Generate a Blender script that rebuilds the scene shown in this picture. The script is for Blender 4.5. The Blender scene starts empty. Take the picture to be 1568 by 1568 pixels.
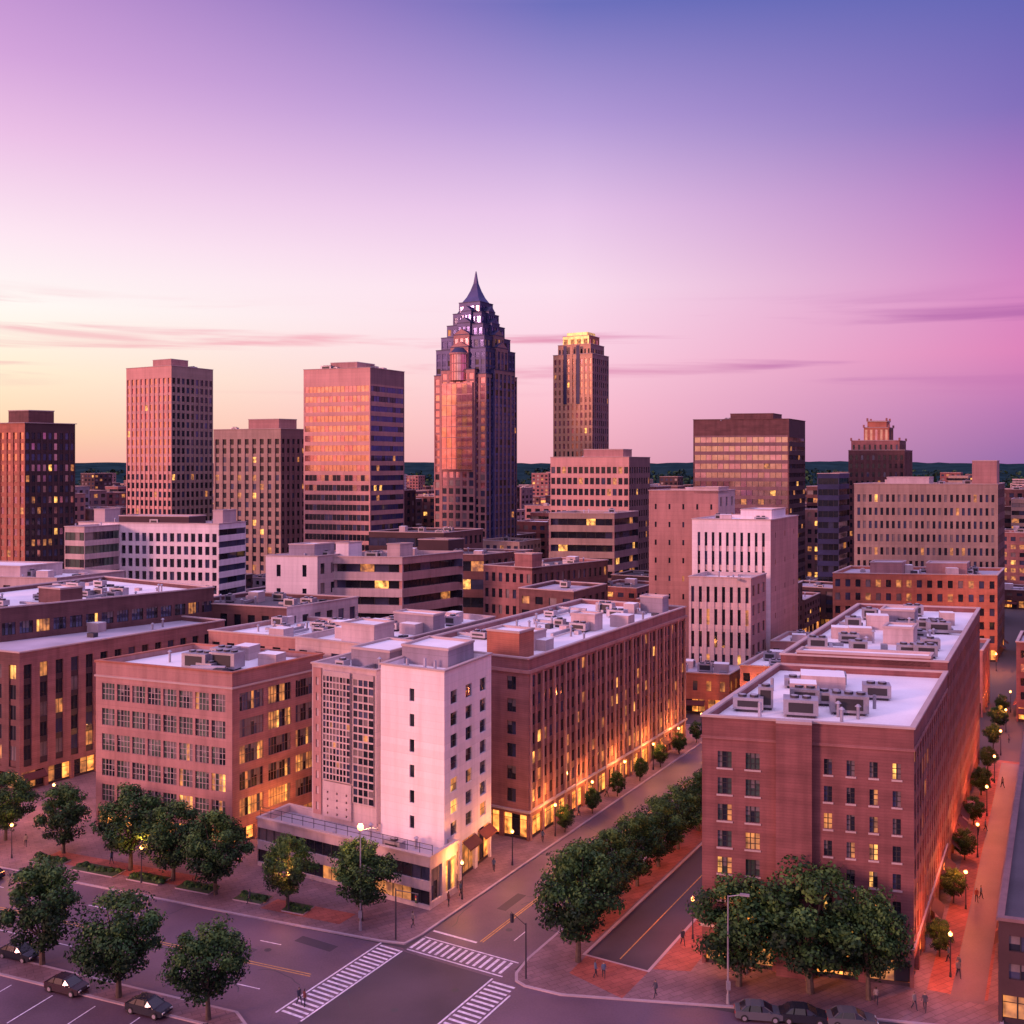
import bpy, math, random
from mathutils import Vector, noise
R=random.Random(11)
sc=bpy.context.scene
def lin(r,g,b,k=1.):
    f=lambda c:(c/255/12.92) if c/255<=.04045 else ((c/255+.055)/1.055)**2.4
    return (f(r)*k,f(g)*k,f(b)*k)
rad=math.radians
# ------------------------------------------------------------ materials
MATS={}
def M(name,col,rough=.8,metal=0.,var=.18,scale=.25,emit=None,es=0.,streak=(1,1,1),fine=6.,bump=0.,spec=.4,course=0.,cd=.8,stain=0.):
    m=bpy.data.materials.new(name); m.use_nodes=True; nt=m.node_tree; N=nt.nodes; L=nt.links
    b=N['Principled BSDF']; b.inputs['Roughness'].default_value=rough; b.inputs['Metallic'].default_value=metal
    b.inputs['Specular IOR Level'].default_value=spec
    tc=N.new('ShaderNodeTexCoord'); mp=N.new('ShaderNodeMapping'); mp.inputs['Scale'].default_value=streak
    L.new(tc.outputs['Object'],mp.inputs['Vector'])
    n1=N.new('ShaderNodeTexNoise'); n1.inputs['Scale'].default_value=scale; n1.inputs['Detail'].default_value=5
    n2=N.new('ShaderNodeTexNoise'); n2.inputs['Scale'].default_value=fine; n2.inputs['Detail'].default_value=2
    L.new(mp.outputs[0],n1.inputs['Vector']); L.new(mp.outputs[0],n2.inputs['Vector'])
    ad=N.new('ShaderNodeMath'); ad.operation='MULTIPLY_ADD'; ad.inputs[1].default_value=.35
    L.new(n2.outputs['Fac'],ad.inputs[0]); L.new(n1.outputs['Fac'],ad.inputs[2])
    mr=N.new('ShaderNodeMapRange'); mr.inputs['From Min'].default_value=.38; mr.inputs['From Max'].default_value=.95
    L.new(ad.outputs[0],mr.inputs['Value'])
    mx=N.new('ShaderNodeMix'); mx.data_type='RGBA'
    mx.inputs['A'].default_value=(*[c*(1-var*1.3) for c in col],1); mx.inputs['B'].default_value=(*[min(.95,c*(1+var)) for c in col],1)
    L.new(mr.outputs[0],mx.inputs['Factor']); last=mx.outputs['Result']
    if stain>0:
        m3=N.new('ShaderNodeMapping');m3.inputs['Scale'].default_value=(1.1,1.1,.07);L.new(tc.outputs['Object'],m3.inputs[0])
        n4=N.new('ShaderNodeTexNoise');n4.inputs['Scale'].default_value=1.;n4.inputs['Detail'].default_value=4;L.new(m3.outputs[0],n4.inputs['Vector'])
        r4=N.new('ShaderNodeMapRange');r4.inputs['From Min'].default_value=.42;r4.inputs['From Max'].default_value=.72;r4.inputs['To Min'].default_value=1.;r4.inputs['To Max'].default_value=1-stain;L.new(n4.outputs['Fac'],r4.inputs['Value'])
        v4=N.new('ShaderNodeVectorMath');v4.operation='SCALE';L.new(last,v4.inputs[0]);L.new(r4.outputs[0],v4.inputs['Scale']);last=v4.outputs[0]
    if course>0:
        sx=N.new('ShaderNodeSeparateXYZ'); L.new(tc.outputs['Object'],sx.inputs[0])
        dv=N.new('ShaderNodeMath');dv.operation='DIVIDE';dv.inputs[1].default_value=course;L.new(sx.outputs[2],dv.inputs[0])
        fr=N.new('ShaderNodeMath');fr.operation='FRACT';L.new(dv.outputs[0],fr.inputs[0])
        gt=N.new('ShaderNodeMath');gt.operation='LESS_THAN';gt.inputs[1].default_value=.09/course if course>.5 else .3;L.new(fr.outputs[0],gt.inputs[0])
        fl=N.new('ShaderNodeMath');fl.operation='FLOOR';L.new(dv.outputs[0],fl.inputs[0])
        wn=N.new('ShaderNodeTexWhiteNoise');wn.noise_dimensions='1D';L.new(fl.outputs[0],wn.inputs['W'])
        ml=N.new('ShaderNodeMapRange');ml.inputs['To Min'].default_value=.94;ml.inputs['To Max'].default_value=1.04;L.new(wn.outputs['Value'],ml.inputs['Value'])
        sb=N.new('ShaderNodeMath');sb.operation='MULTIPLY_ADD';sb.inputs[1].default_value=cd-1;L.new(gt.outputs[0],sb.inputs[0]);L.new(ml.outputs[0],sb.inputs[2])
        vm=N.new('ShaderNodeVectorMath');vm.operation='SCALE';L.new(last,vm.inputs[0]);L.new(sb.outputs[0],vm.inputs['Scale']);last=vm.outputs[0]
    L.new(last,b.inputs['Base Color'])
    if bump>0:
        bp=N.new('ShaderNodeBump'); bp.inputs['Strength'].default_value=bump; bp.inputs['Distance'].default_value=.05
        L.new(ad.outputs[0],bp.inputs['Height']); L.new(bp.outputs[0],b.inputs['Normal'])
    if emit:
        ms=N.new('ShaderNodeMapRange'); ms.inputs['To Min'].default_value=es*.15; ms.inputs['To Max'].default_value=es*1.7
        ms.inputs['From Min'].default_value=.35; ms.inputs['From Max'].default_value=.7
        n3=N.new('ShaderNodeTexNoise'); n3.inputs['Scale'].default_value=.9; L.new(tc.outputs['Object'],n3.inputs['Vector'])
        L.new(n3.outputs['Fac'],ms.inputs['Value'])
        b.inputs['Emission Color'].default_value=(*emit,1); L.new(ms.outputs[0],b.inputs['Emission Strength'])
    MATS[name]=m; return m
HS=(1,1,3)
M('brick_red',(.25,.092,.09),var=.24,streak=HS,bump=.3,course=.3,cd=.88,stain=.25)
M('brick_pink',(.34,.145,.14),var=.22,streak=HS,bump=.3,course=.3,cd=.88,stain=.25)
M('brick_brown',(.16,.07,.07),var=.24,streak=HS,bump=.3,course=.3,cd=.88,stain=.25)
M('brick_orange',(.45,.16,.105),var=.2,streak=HS,course=.3,cd=.88,stain=.2)
M('stone_tan',(.38,.26,.22),var=.16,streak=(1,1,.4),course=1.3,cd=.88,stain=.2)
M('stone_rose',(.44,.225,.21),var=.16,streak=(1,1,.4),course=1.1,cd=.88,stain=.2)
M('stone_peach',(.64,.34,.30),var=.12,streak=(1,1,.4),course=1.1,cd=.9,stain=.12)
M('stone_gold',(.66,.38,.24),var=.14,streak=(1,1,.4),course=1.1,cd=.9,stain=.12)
M('stone_dusk',(.25,.14,.15),var=.16,streak=(1,1,.4),course=1.1,cd=.9,stain=.2)  # darker stone; tower right faces use it, with shade put into the colour
M('stone_cream',(.56,.42,.42),var=.14,streak=(1,1,.3),course=1.2,cd=.9,stain=.2)
M('paint_white',(.82,.70,.73),var=.10,streak=(1,1,.25),course=.9,cd=.93,stain=.14)
M('grey_panel',(.30,.25,.30),var=.15,course=1.2,cd=.85,stain=.2)
M('dark_brown',(.07,.035,.04),var=.2)
M('dark_blue',(.032,.034,.10),var=.25,rough=.55,metal=.1)
M('slate_blue',(.07,.07,.19),var=.3,rough=.5,metal=.2)
M('dark_spandrel',(.055,.035,.045),var=.2,rough=.4)
M('concrete',(.33,.27,.30),var=.2)
M('cap_stone',(.48,.36,.35),var=.15)
M('roof_white',(.88,.85,.9),var=.16,scale=.12,rough=.7)
M('roof_grey',(.46,.42,.48),var=.28,scale=.12)
M('roof_dark',(.11,.09,.105),var=.3,scale=.12)
M('metal_grey',(.38,.35,.40),rough=.45,metal=.5,var=.3)
M('metal_dark',(.06,.055,.07),rough=.5,metal=.4)
M('frame_dark',(.035,.03,.035),rough=.5)
M('frame_light',(.45,.34,.35),rough=.5)
M('gold_crown',(.6,.42,.16),rough=.4,metal=.3,emit=(1,.6,.15),es=.4)  # the crown's gold lighting is a glow put into its wall
M('awning',(.12,.03,.03),var=.3)
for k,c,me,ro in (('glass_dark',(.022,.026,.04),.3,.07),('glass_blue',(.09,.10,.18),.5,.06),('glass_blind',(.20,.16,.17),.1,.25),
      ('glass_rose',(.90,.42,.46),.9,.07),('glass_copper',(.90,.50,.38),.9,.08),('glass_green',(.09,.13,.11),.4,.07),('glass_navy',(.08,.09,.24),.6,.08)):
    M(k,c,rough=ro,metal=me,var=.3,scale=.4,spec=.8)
M('lit_warm',(.3,.2,.1),emit=(1,.46,.10),es=1.3)
M('lit_dim',(.2,.14,.1),emit=(1,.34,.08),es=.5)
M('lit_store',(.3,.2,.1),emit=(1,.32,.06),es=1.6)
M('lamp_glow',(.8,.7,.5),emit=(1,.36,.09),es=9)
M('asphalt',(.07,.048,.065),var=.3,scale=.12,rough=.65,fine=9)
M('asphalt_old',(.135,.08,.11),var=.34,scale=.1,rough=.55,fine=5)
M('paving',(.25,.14,.155),var=.28,scale=.3)
M('paving_red',(.38,.105,.08),var=.3,scale=.4)
M('kerb',(.42,.31,.34),var=.2)
M('line_white',(.75,.65,.74),var=.3,scale=2)
M('line_yellow',(.6,.33,.1),var=.3,scale=2)
M('ground',(.08,.06,.065),var=.3,scale=.02)
M('hills',(.018,.045,.052),var=.45,scale=.012,fine=.08,rough=1,spec=0)  # distance haze is put into the colour as a blue tint
M('lawn',(.05,.07,.03),var=.3)
M('leaf_d',(.014,.034,.015),var=.4,scale=.6,rough=.7,spec=.2)
M('leaf_m',(.034,.085,.024),var=.4,scale=.6,rough=.65,spec=.2)
M('leaf_l',(.08,.155,.035),var=.3,scale=.6,rough=.6,spec=.2)
M('bark',(.10,.07,.055),var=.3,scale=3)
M('skin',(.42,.25,.18)); M('hair',(.04,.025,.02))
for i,c in enumerate(((.05,.05,.08),(.25,.2,.2),(.18,.05,.05),(.08,.12,.2))): M('shirt%d'%i,c)
M('trousers',(.03,.03,.045))
for i,c in enumerate(((.03,.032,.045),(.14,.14,.16),(.05,.03,.04),(.36,.34,.38))): M('carpaint%d'%i,c,rough=.25,metal=.3,var=.03)
M('tyre',(.02,.02,.02)); M('headlight',(.7,.7,.7),rough=.2); M('taillight',(.4,.02,.02),rough=.3)
M('car_glass',(.02,.02,.03),rough=.15,spec=.6)
for nm in('paving','paving_red'):
    m=MATS[nm];nt=m.node_tree;N=nt.nodes;L=nt.links
    br=N.new('ShaderNodeTexBrick');br.inputs['Scale'].default_value=.35;br.inputs['Mortar Size'].default_value=.012
    br.inputs['Color1'].default_value=(1,1,1,1);br.inputs['Color2'].default_value=(.8,.8,.8,1);br.inputs['Mortar'].default_value=(.55,.55,.55,1)
    mp=N.new('ShaderNodeMapping');mp.inputs['Rotation'].default_value=(0,0,rad(-30))
    tc=N.new('ShaderNodeTexCoord');L.new(tc.outputs['Object'],mp.inputs[0]);L.new(mp.outputs[0],br.inputs['Vector'])
    b=N['Principled BSDF'];src=b.inputs['Base Color'].links[0].from_socket
    mm=N.new('ShaderNodeMix');mm.data_type='RGBA';mm.blend_type='MULTIPLY';mm.inputs['Factor'].default_value=1
    L.new(src,mm.inputs['A']);L.new(br.outputs['Color'],mm.inputs['B']);L.new(mm.outputs['Result'],b.inputs['Base Color'])

# ------------------------------------------------------------ mesh builder
class MB:
    def __init__(s): s.v=[];s.f=[];s.m=[];s.mats=[]
    def mi(s,n):
        if n not in s.mats: s.mats.append(n)
        return s.mats.index(n)
    def face(s,pts,mat):
        i=len(s.v); s.v.extend(pts); s.f.append(tuple(range(i,i+len(pts)))); s.m.append(s.mi(mat))
    def prism(s,poly,z0,z1,mat,top=None,bottom=False):
        n=len(poly)
        for i in range(n):
            a=poly[i];b=poly[(i+1)%n]
            s.face([(a[0],a[1],z0),(b[0],b[1],z0),(b[0],b[1],z1),(a[0],a[1],z1)],mat)
        s.face([(p[0],p[1],z1) for p in poly],top or mat)
        if bottom: s.face([(p[0],p[1],z0) for p in reversed(poly)],mat)
    def box(s,cx,cy,z0,z1,w,d,th,mat,top=None):
        c,n=math.cos(th),math.sin(th)
        s.prism([(cx+x*c-y*n,cy+x*n+y*c) for x,y in((-w/2,-d/2),(w/2,-d/2),(w/2,d/2),(-w/2,d/2))],z0,z1,mat,top,True)
    def ring(s,o,i,z0,z1,mat):
        n=len(o)
        for k in range(n):
            a,b=o[k],o[(k+1)%n];c,d=i[k],i[(k+1)%n]
            s.face([(a[0],a[1],z0),(b[0],b[1],z0),(b[0],b[1],z1),(a[0],a[1],z1)],mat)
            s.face([(d[0],d[1],z0),(c[0],c[1],z0),(c[0],c[1],z1),(d[0],d[1],z1)],mat)
            s.face([(a[0],a[1],z1),(b[0],b[1],z1),(d[0],d[1],z1),(c[0],c[1],z1)],mat)
            s.face([(c[0],c[1],z0),(d[0],d[1],z0),(b[0],b[1],z0),(a[0],a[1],z0)],mat)
    def tube(s,p0,p1,r0,r1,mat,n=8,cap=True):
        p0=Vector(p0);p1=Vector(p1);d=(p1-p0).normalized()
        a=d.orthogonal().normalized();b=d.cross(a)
        A=[tuple(p0+(a*math.cos(2*math.pi*k/n)+b*math.sin(2*math.pi*k/n))*r0) for k in range(n)]
        B=[tuple(p1+(a*math.cos(2*math.pi*k/n)+b*math.sin(2*math.pi*k/n))*r1) for k in range(n)]
        for k in range(n): s.face([A[k],A[(k+1)%n],B[(k+1)%n],B[k]],mat)
        if cap: s.face(B,mat); s.face(A[::-1],mat)
    def ball(s,c,r,mat,n=8,m=6,sz=1):
        P=lambda i,j:(c[0]+r*math.sin(math.pi*i/m)*math.cos(2*math.pi*j/n),c[1]+r*math.sin(math.pi*i/m)*math.sin(2*math.pi*j/n),c[2]-r*sz*math.cos(math.pi*i/m))
        for i in range(m):
            for j in range(n):
                if i==0: s.face([P(0,0),P(1,j+1),P(1,j)],mat)
                elif i==m-1: s.face([P(i,j),P(i,j+1),P(m,0)],mat)
                else: s.face([P(i,j),P(i,j+1),P(i+1,j+1),P(i+1,j)],mat)
    def mesh(s,name):
        me=bpy.data.meshes.new(name); me.from_pydata(s.v,[],s.f)
        for n in s.mats: me.materials.append(MATS[n])
        me.polygons.foreach_set('material_index',s.m); me.update(); return me
    def obj(s,name,loc=(0,0,0),rot=0):
        o=bpy.data.objects.new(name,s.mesh(name)); sc.collection.objects.link(o); o.location=loc; o.rotation_euler=(0,0,rot); return o
def inst(name,me,loc,rot=0,sca=1):
    o=bpy.data.objects.new(name,me); sc.collection.objects.link(o); o.location=loc; o.rotation_euler=(0,0,rot)
    o.scale=(sca,)*3 if not isinstance(sca,tuple) else sca; return o
def inset(poly,d):
    n=len(poly);out=[]
    for i in range(n):
        p=Vector(poly[i]);a=Vector(poly[i-1]);b=Vector(poly[(i+1)%n])
        e1=(p-a).normalized();e2=(b-p).normalized()
        n1=Vector((-e1.y,e1.x));n2=Vector((-e2.y,e2.x))
        k=(n1+n2);q=1+n1.dot(n2)
        out.append(tuple(p+k*(d/max(q,.2))))
    return out
# ------------------------------------------------------------ facades
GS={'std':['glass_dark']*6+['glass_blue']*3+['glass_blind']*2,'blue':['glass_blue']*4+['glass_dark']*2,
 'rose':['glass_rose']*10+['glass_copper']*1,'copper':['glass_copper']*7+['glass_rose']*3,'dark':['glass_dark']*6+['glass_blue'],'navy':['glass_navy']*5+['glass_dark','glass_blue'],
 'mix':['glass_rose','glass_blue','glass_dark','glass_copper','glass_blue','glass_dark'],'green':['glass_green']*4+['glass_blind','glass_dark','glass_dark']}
def pick(gs,lit,fr):
    if R.random()<lit*(1.7-1.3*fr): return R.choice(['lit_warm','lit_dim','lit_dim','lit_dim'])
    if gs=='grad': return R.choice(GS['copper'] if fr>.55+R.uniform(-.06,.06) else GS['dark'])  # upper panes warm, lower panes dark: sunset reflection put into glass colour
    if gs=='gradr': return R.choice(GS['rose'] if fr>.5+R.uniform(-.06,.06) else GS['std'])  # same painted reflection, with rose panes above
    g=GS[gs]; return R.choice(g)
D0=dict(st='p',nx=6,nz=6,wf=.5,hf=.55,rec=.25,wall='brick_red',span=None,gs='std',lit=.05,mg=0.,gh=0.,tb=.8,mull=0,hm=0,frame='frame_dark',sill=False,sb=None)
def S(**k):
    d=dict(D0);d.update(k);return d
def facade(mb,p0,p1,z0,z1,sp):
    p0=Vector(p0);p1=Vector(p1);W=(p1-p0).length
    if W<.3: return
    e=(p1-p0)/W;n=Vector((e.y,-e.x))
    def P(u,z,d=0.):
        q=p0+e*u-n*d; return (q.x,q.y,z)
    def rect(u0,u1,a,b,d,m): mb.face([P(u0,a,d),P(u1,a,d),P(u1,b,d),P(u0,b,d)],m)
    wall=sp['wall'];span=sp['span'] or wall;rec=sp['rec'];mg=sp['mg']
    if sp['st']=='b' : rect(0,W,z0,z1,0,wall); return
    zt=z1-sp['tb']; rect(0,W,zt,z1,0,wall)
    zb=z0
    if sp['gh']>0:
        zb=z0+sp['gh']; k=max(1,int(W/4.2)); w=W/k
        rect(0,W,zb-.9,zb,0,wall)
        for i in range(k):
            u=i*w; rect(u,u+.35,z0,zb-.9,0,wall); rect(u+w-.35,u+w,z0,zb-.9,0,wall)
            a,b=u+.35,u+w-.35
            mb.face([P(a,z0),P(a,z0,.4),P(a,zb-.9,.4),P(a,zb-.9)],wall); mb.face([P(b,z0,.4),P(b,z0),P(b,zb-.9),P(b,zb-.9,.4)],wall)
            mb.face([P(a,zb-.9,.4),P(b,zb-.9,.4),P(b,zb-.9),P(a,zb-.9)],wall)
            rect(a,b,z0,z0+.5,.3,'dark_spandrel')
            for q in range(3):
                g=R.choice(['lit_store','lit_store','lit_dim','lit_dim','glass_dark'])
                rect(a+(b-a)*q/3,a+(b-a)*(q+1)/3,z0+.5,zb-.9,.4,g)
            for q in (.33,.66):
                uu=a+(b-a)*q; rect(uu-.07,uu+.07,z0,zb-.9,.36,'frame_dark')
            rect(a,b,zb-1.7,zb-1.62,.35,'frame_dark')
            if R.random()<.35:
                mb.face([P(a,zb-1.9,-1.1),P(b,zb-1.9,-1.1),P(b,zb-1.1,-.02),P(a,zb-1.1,-.02)],'awning')
                mb.face([P(a,zb-2.1,-1.1),P(b,zb-2.1,-1.1),P(b,zb-1.9,-1.1),P(a,zb-1.9,-1.1)],'awning')
    if mg>0: rect(0,mg,zb,zt,0,wall); rect(W-mg,W,zb,zt,0,wall)
    nx,nz=sp['nx'],sp['nz'];w=(W-2*mg)/nx;h=(zt-zb)/nz;ww=w*sp['wf'];hh=h*sp['hf']
    def bars(a,b,c,d_,dep):
        m=sp['mull']
        for q in range(m):
            uu=a+(b-a)*(q+1)/(m+1);rect(uu-.05,uu+.05,c,d_,dep-.06,sp['frame'])
        for q in range(sp['hm']):
            zz=c+(d_-c)*(q+1)/(sp['hm']+1);rect(a,b,zz-.04,zz+.04,dep-.05,sp['frame'])
    for j in range(nz):
        zc=zb+j*h; fr=j/max(1,nz-1)
        sb=(h-hh)*.55; za=zc+sb; zd=za+hh
        if sp['st']=='v': continue
        rect(mg,W-mg,zc,za,0,span); rect(mg,W-mg,zd,zc+h,0,span)
        if sp['st']=='r':
            mb.face([P(mg,za),P(W-mg,za),P(W-mg,za,rec),P(mg,za,rec)],wall)
            mb.face([P(mg,zd,rec),P(W-mg,zd,rec),P(W-mg,zd),P(mg,zd)],wall)
            for u in(mg,W-mg): mb.face([P(u,za),P(u,za,rec),P(u,zd,rec),P(u,zd)],wall)
        for i in range(nx):
            u=mg+i*w; a=u+(w-ww)/2;b=a+ww
            if sp['st']=='p':
                rect(u,a,za,zd,0,wall);rect(b,u+w,za,zd,0,wall)
                mb.face([P(a,za),P(a,za,rec),P(a,zd,rec),P(a,zd)],wall);mb.face([P(b,za,rec),P(b,za),P(b,zd),P(b,zd,rec)],wall)
                mb.face([P(a,za),P(b,za),P(b,za,rec),P(a,za,rec)],wall);mb.face([P(a,zd,rec),P(b,zd,rec),P(b,zd),P(a,zd)],wall)
                if sp['mull']>0:
                    wlit=R.random()<sp['lit']*1.3
                    for q in range(sp['mull']+1):
                        c0=a+(b-a)*q/(sp['mull']+1);c1_=a+(b-a)*(q+1)/(sp['mull']+1)
                        g=pick(sp['gs'],.75 if wlit else sp['lit']*.3,.5)
                        if R.random()<.4:
                            zs=za+hh*R.uniform(.4,.9); rect(c0,c1_,za,zs,rec,g); rect(c0,c1_,zs,zd,rec-.01,'glass_blind' if 'lit' not in g else 'lit_dim')
                        else: rect(c0,c1_,za,zd,rec,g)
                else: rect(a,b,za,zd,rec,pick(sp['gs'],sp['lit'],fr))
                bars(a,b,za,zd,rec)
                if sp['sill']:
                    mb.face([P(a-.12,za-.18,-.1),P(b+.12,za-.18,-.1),P(b+.12,za-.003,-.1),P(a-.12,za-.003,-.1)],'cap_stone')
                    mb.face([P(a-.12,za-.003,-.1),P(b+.12,za-.003,-.1),P(b+.12,za-.003,0),P(a-.12,za-.003,0)],'cap_stone')
            else:
                rect(u,u+w,za,zd,rec,pick(sp['gs'],sp['lit'],fr)); rect(u-.08,u+.08,za,zd,rec-.08,sp['frame']); bars(u,u+w,za,zd,rec)
    if sp['st']=='v':
        for i in range(nx):
            u=mg+i*w; a=u+(w-ww)/2;b=a+ww
            rect(u,a,zb,zt,0,wall);rect(b,u+w,zb,zt,0,wall)
            mb.face([P(a,zb),P(a,zb,rec+.1),P(a,zt,rec+.1),P(a,zt)],wall);mb.face([P(b,zb,rec+.1),P(b,zb),P(b,zt),P(b,zt,rec+.1)],wall)
            mb.face([P(a,zt,rec+.1),P(b,zt,rec+.1),P(b,zt),P(a,zt)],wall)
            for j in range(nz):
                zc=zb+j*h;sb=h-hh
                rect(a,b,zc,zc+sb,rec,span); mb.face([P(a,zc+sb,rec),P(b,zc+sb,rec),P(b,zc+sb,rec+.1),P(a,zc+sb,rec+.1)],span)
                rect(a,b,zc+sb,zc+h,rec+.1,pick(sp['gs'],sp['lit'],j/max(1,nz-1)))
                bars(a,b,zc+sb,zc+h,rec+.1)
def foot(near,thL,a,thR,b):
    tl,tr=rad(thL),rad(thR);N_=Vector(near);l=Vector((-math.cos(tl),math.sin(tl)))*a;r=Vector((math.sin(tr),math.cos(tr)))*b
    return [tuple(N_),tuple(N_+r),tuple(N_+r+l),tuple(N_+l)]
def lerp2(a,b,t): return (a[0]+(b[0]-a[0])*t,a[1]+(b[1]-a[1])*t)
HERO=[]
def hvac(mb,x,y,z,w,d,h,th):
    mb.box(x,y,z+.3,z+.3+h,w,d,th,'metal_grey'); mb.box(x,y,z,z+.3,w*.8,d*.8,th,'metal_dark')
    nf=max(1,int(w/1.3))
    for k in range(nf):
        o=(k-(nf-1)/2)*1.25
        px,py=x+o*math.cos(th),y+o*math.sin(th)
        mb.tube((px,py,z+.3+h),(px,py,z+.55+h),.48,.48,'metal_dark',10); mb.tube((px,py,z+.55+h),(px,py,z+.6+h),.42,.2,'metal_grey',8)
    mb.box(x-math.sin(th)*-(d/2+.02),y-math.cos(th)*(d/2+.02),z+.6,z+h,w*.7,.06,th,'frame_dark')
def clutter(mb,poly,z,n,big=1.):
    th=math.atan2(poly[0][1]-poly[3][1],poly[0][0]-poly[3][0])
    for _ in range(n*2):
        s,t=R.uniform(.12,.88),R.uniform(.1,.9)
        p=lerp2(lerp2(poly[0],poly[1],s),lerp2(poly[3],poly[2],s),t)
        k=R.random()
        if k<.26: hvac(mb,p[0],p[1],z,R.uniform(1.4,3.4)*big,R.uniform(1.2,2.2)*big,R.uniform(.8,1.6)*big,th)
        elif k<.6:
            h=R.uniform(.5,1.7);mb.tube((p[0],p[1],z),(p[0],p[1],z+h),.18,.18,'metal_grey',8); mb.tube((p[0],p[1],z+h),(p[0],p[1],z+h+.25),.36,.1,'metal_grey',8)
        elif k<.75:
            L_=R.uniform(3,8); mb.box(p[0],p[1],z+.25,z+.7,L_,.5,th+R.choice([0,math.pi/2]),'metal_grey')
        elif k<.93: mb.box(p[0],p[1],z,z+R.uniform(.4,.9),R.uniform(.8,1.6),R.uniform(.8,1.6),th,R.choice(['metal_grey','metal_dark','stone_cream']))
        else: mb.box(p[0],p[1],z,z+R.uniform(1.5,2.4),R.uniform(2,3.4),R.uniform(2,3.),th,'stone_cream','roof_white')
def bld(name,poly,z1,left,right,back=None,roof='roof_white',z0=0.,cl=3,cap='cap_stone',par=.7,pent=None,obj=True,mb=None,big=1.,segs=None,hero=True,capw=.15):
    mb=mb or MB()
    if segs:
        for f0,f1,sp,pro in segs:
            a=lerp2(poly[3],poly[0],f0);b=lerp2(poly[3],poly[0],f1)
            if pro>0:
                e=(Vector(b)-Vector(a)).normalized();n=Vector((e.y,-e.x))*pro
                a2=tuple(Vector(a)+n);b2=tuple(Vector(b)+n)
                facade(mb,a,a2,z0,z1,S(st='b',wall=sp['wall']));facade(mb,a2,b2,z0,z1,sp);facade(mb,b2,b,z0,z1,S(st='b',wall=sp['wall']))
                mb.face([(*a,z1),(*a2,z1),(*b2,z1),(*b,z1)],cap)
                mb.prism([tuple(Vector(a2)+n.normalized()*.1),tuple(Vector(b2)+n.normalized()*.1),b,a],z1+.01,z1+.3,cap)
            else: facade(mb,a,b,z0,z1,sp)
    else: facade(mb,poly[3],poly[0],z0,z1,left)
    facade(mb,poly[0],poly[1],z0,z1,right)
    facade(mb,poly[1],poly[2],z0,z1,back or dict(left));facade(mb,poly[2],poly[3],z0,z1,back or dict(right))
    i=inset(poly,.4);o=inset(poly,-capw)
    mb.ring(o,i,z1,z1+.22,cap)
    for k in range(len(poly)):
        c,d=i[k],i[(k+1)%len(poly)]
        mb.face([(d[0],d[1],z1-par),(c[0],c[1],z1-par),(c[0],c[1],z1),(d[0],d[1],z1)],left['wall'])
    mb.face([(p[0],p[1],z1-par) for p in i],roof)
    if pent:
        for (s0,s1,t0,t1,h,wm) in pent:
            Q=lambda s,t:lerp2(lerp2(poly[0],poly[1],s),lerp2(poly[3],poly[2],s),t)
            q=[Q(s0,t0),Q(s1,t0),Q(s1,t1),Q(s0,t1)]
            mb.prism(q,z1-par,z1+h,wm,roof); mb.ring(inset(q,-.1),inset(q,.25),z1+h+.003,z1+h+.3,cap)
    if cl: clutter(mb,i,z1-par,cl,big)
    if hero:
        cx=sum(p[0] for p in poly)/4;cy=sum(p[1] for p in poly)/4
        HERO.append((cx,cy,max(math.dist((cx,cy),p) for p in poly)))
    if obj: return mb.obj(name)
    return mb

# ================= foreground buildings
pA=[(39.8,101.4),(54.9,129.2),(34.9,134.5),(19.8,106.7)]
sa=S(nx=2,nz=7,wf=.5,hf=.62,wall='brick_red',mull=2,hm=2,lit=.16,gh=3.6,tb=3.0,mg=.9,sill=True,gs='green')
sb_=S(nx=4,nz=7,wf=.36,hf=.58,wall='brick_red',mull=1,hm=2,lit=.2,gh=3.6,tb=3.0,mg=.5,sill=True)
sr=S(st='v',nx=15,nz=7,wf=.6,hf=.62,wall='brick_red',span='brick_brown',gs='dark',lit=.2,gh=3.8,tb=1.8,rec=.03)
mbA=MB()
bld('x',pA,25.8,sa,sr,segs=[(0,.36,sa,0),(.36,.53,S(st='b',wall='brick_red'),.9),(.53,1,sb_,0)],mb=mbA,obj=False,cl=5)
for z in (4.0,23.6):
    mbA.ring(inset(pA,-.12),inset(pA,.05),z,z+.25,'cap_stone' if z<5 else 'brick_pink')
th=rad(-15)
for (x,y,w,d,h) in ((31,110,3.6,2.6,1.6),(36.5,111,4,2.6,1.8),(33,115.5,3.2,2.4,1.5),(28,113,1.6,1.6,2.2),(42,118,3,2.4,1.4)): hvac(mbA,x,y,25.1,w,d,h,th)
mbA.box(37,122,25.1,27.2,5,4,th,'stone_cream','roof_white')
for x,y in((26.5,109.5),(29.5,117),(40,113),(38,122),(31,122)): mbA.tube((x,y,25.1),(x,y,26.6),.2,.2,'metal_grey')
mbA.obj('brick_office_building')
r28=(.476,.879)
pA2=[(55.1,129.5),(81.4,178.2),(62,183.5),(35.4,134.9)]
sr2=dict(sr);sr2['nx']=26
mbA2=MB();bld('x',pA2,27.0,S(st='b',wall='brick_red'),sr2,mb=mbA2,obj=False,cl=22,pent=[(.0,.06,.1,.9,.4,'brick_pink'),(.3,.38,.3,.5,1.6,'stone_cream'),(.62,.7,.4,.65,1.8,'grey_panel')])
mbA2.obj('brick_warehouse_building')
pB=foot((-8.2,124),30,9.6,25,12.9)
wl=S(nx=1,nz=8,wf=.075,hf=.5,wall='paint_white',rec=.2,tb=1.8,lit=0,gs='dark')
wr=S(nx=3,nz=7,wf=.44,hf=.62,wall='paint_white',rec=.2,tb=2.2,gh=5.8,lit=.06,gs='blue',mull=1,hm=1,mg=.5)
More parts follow.
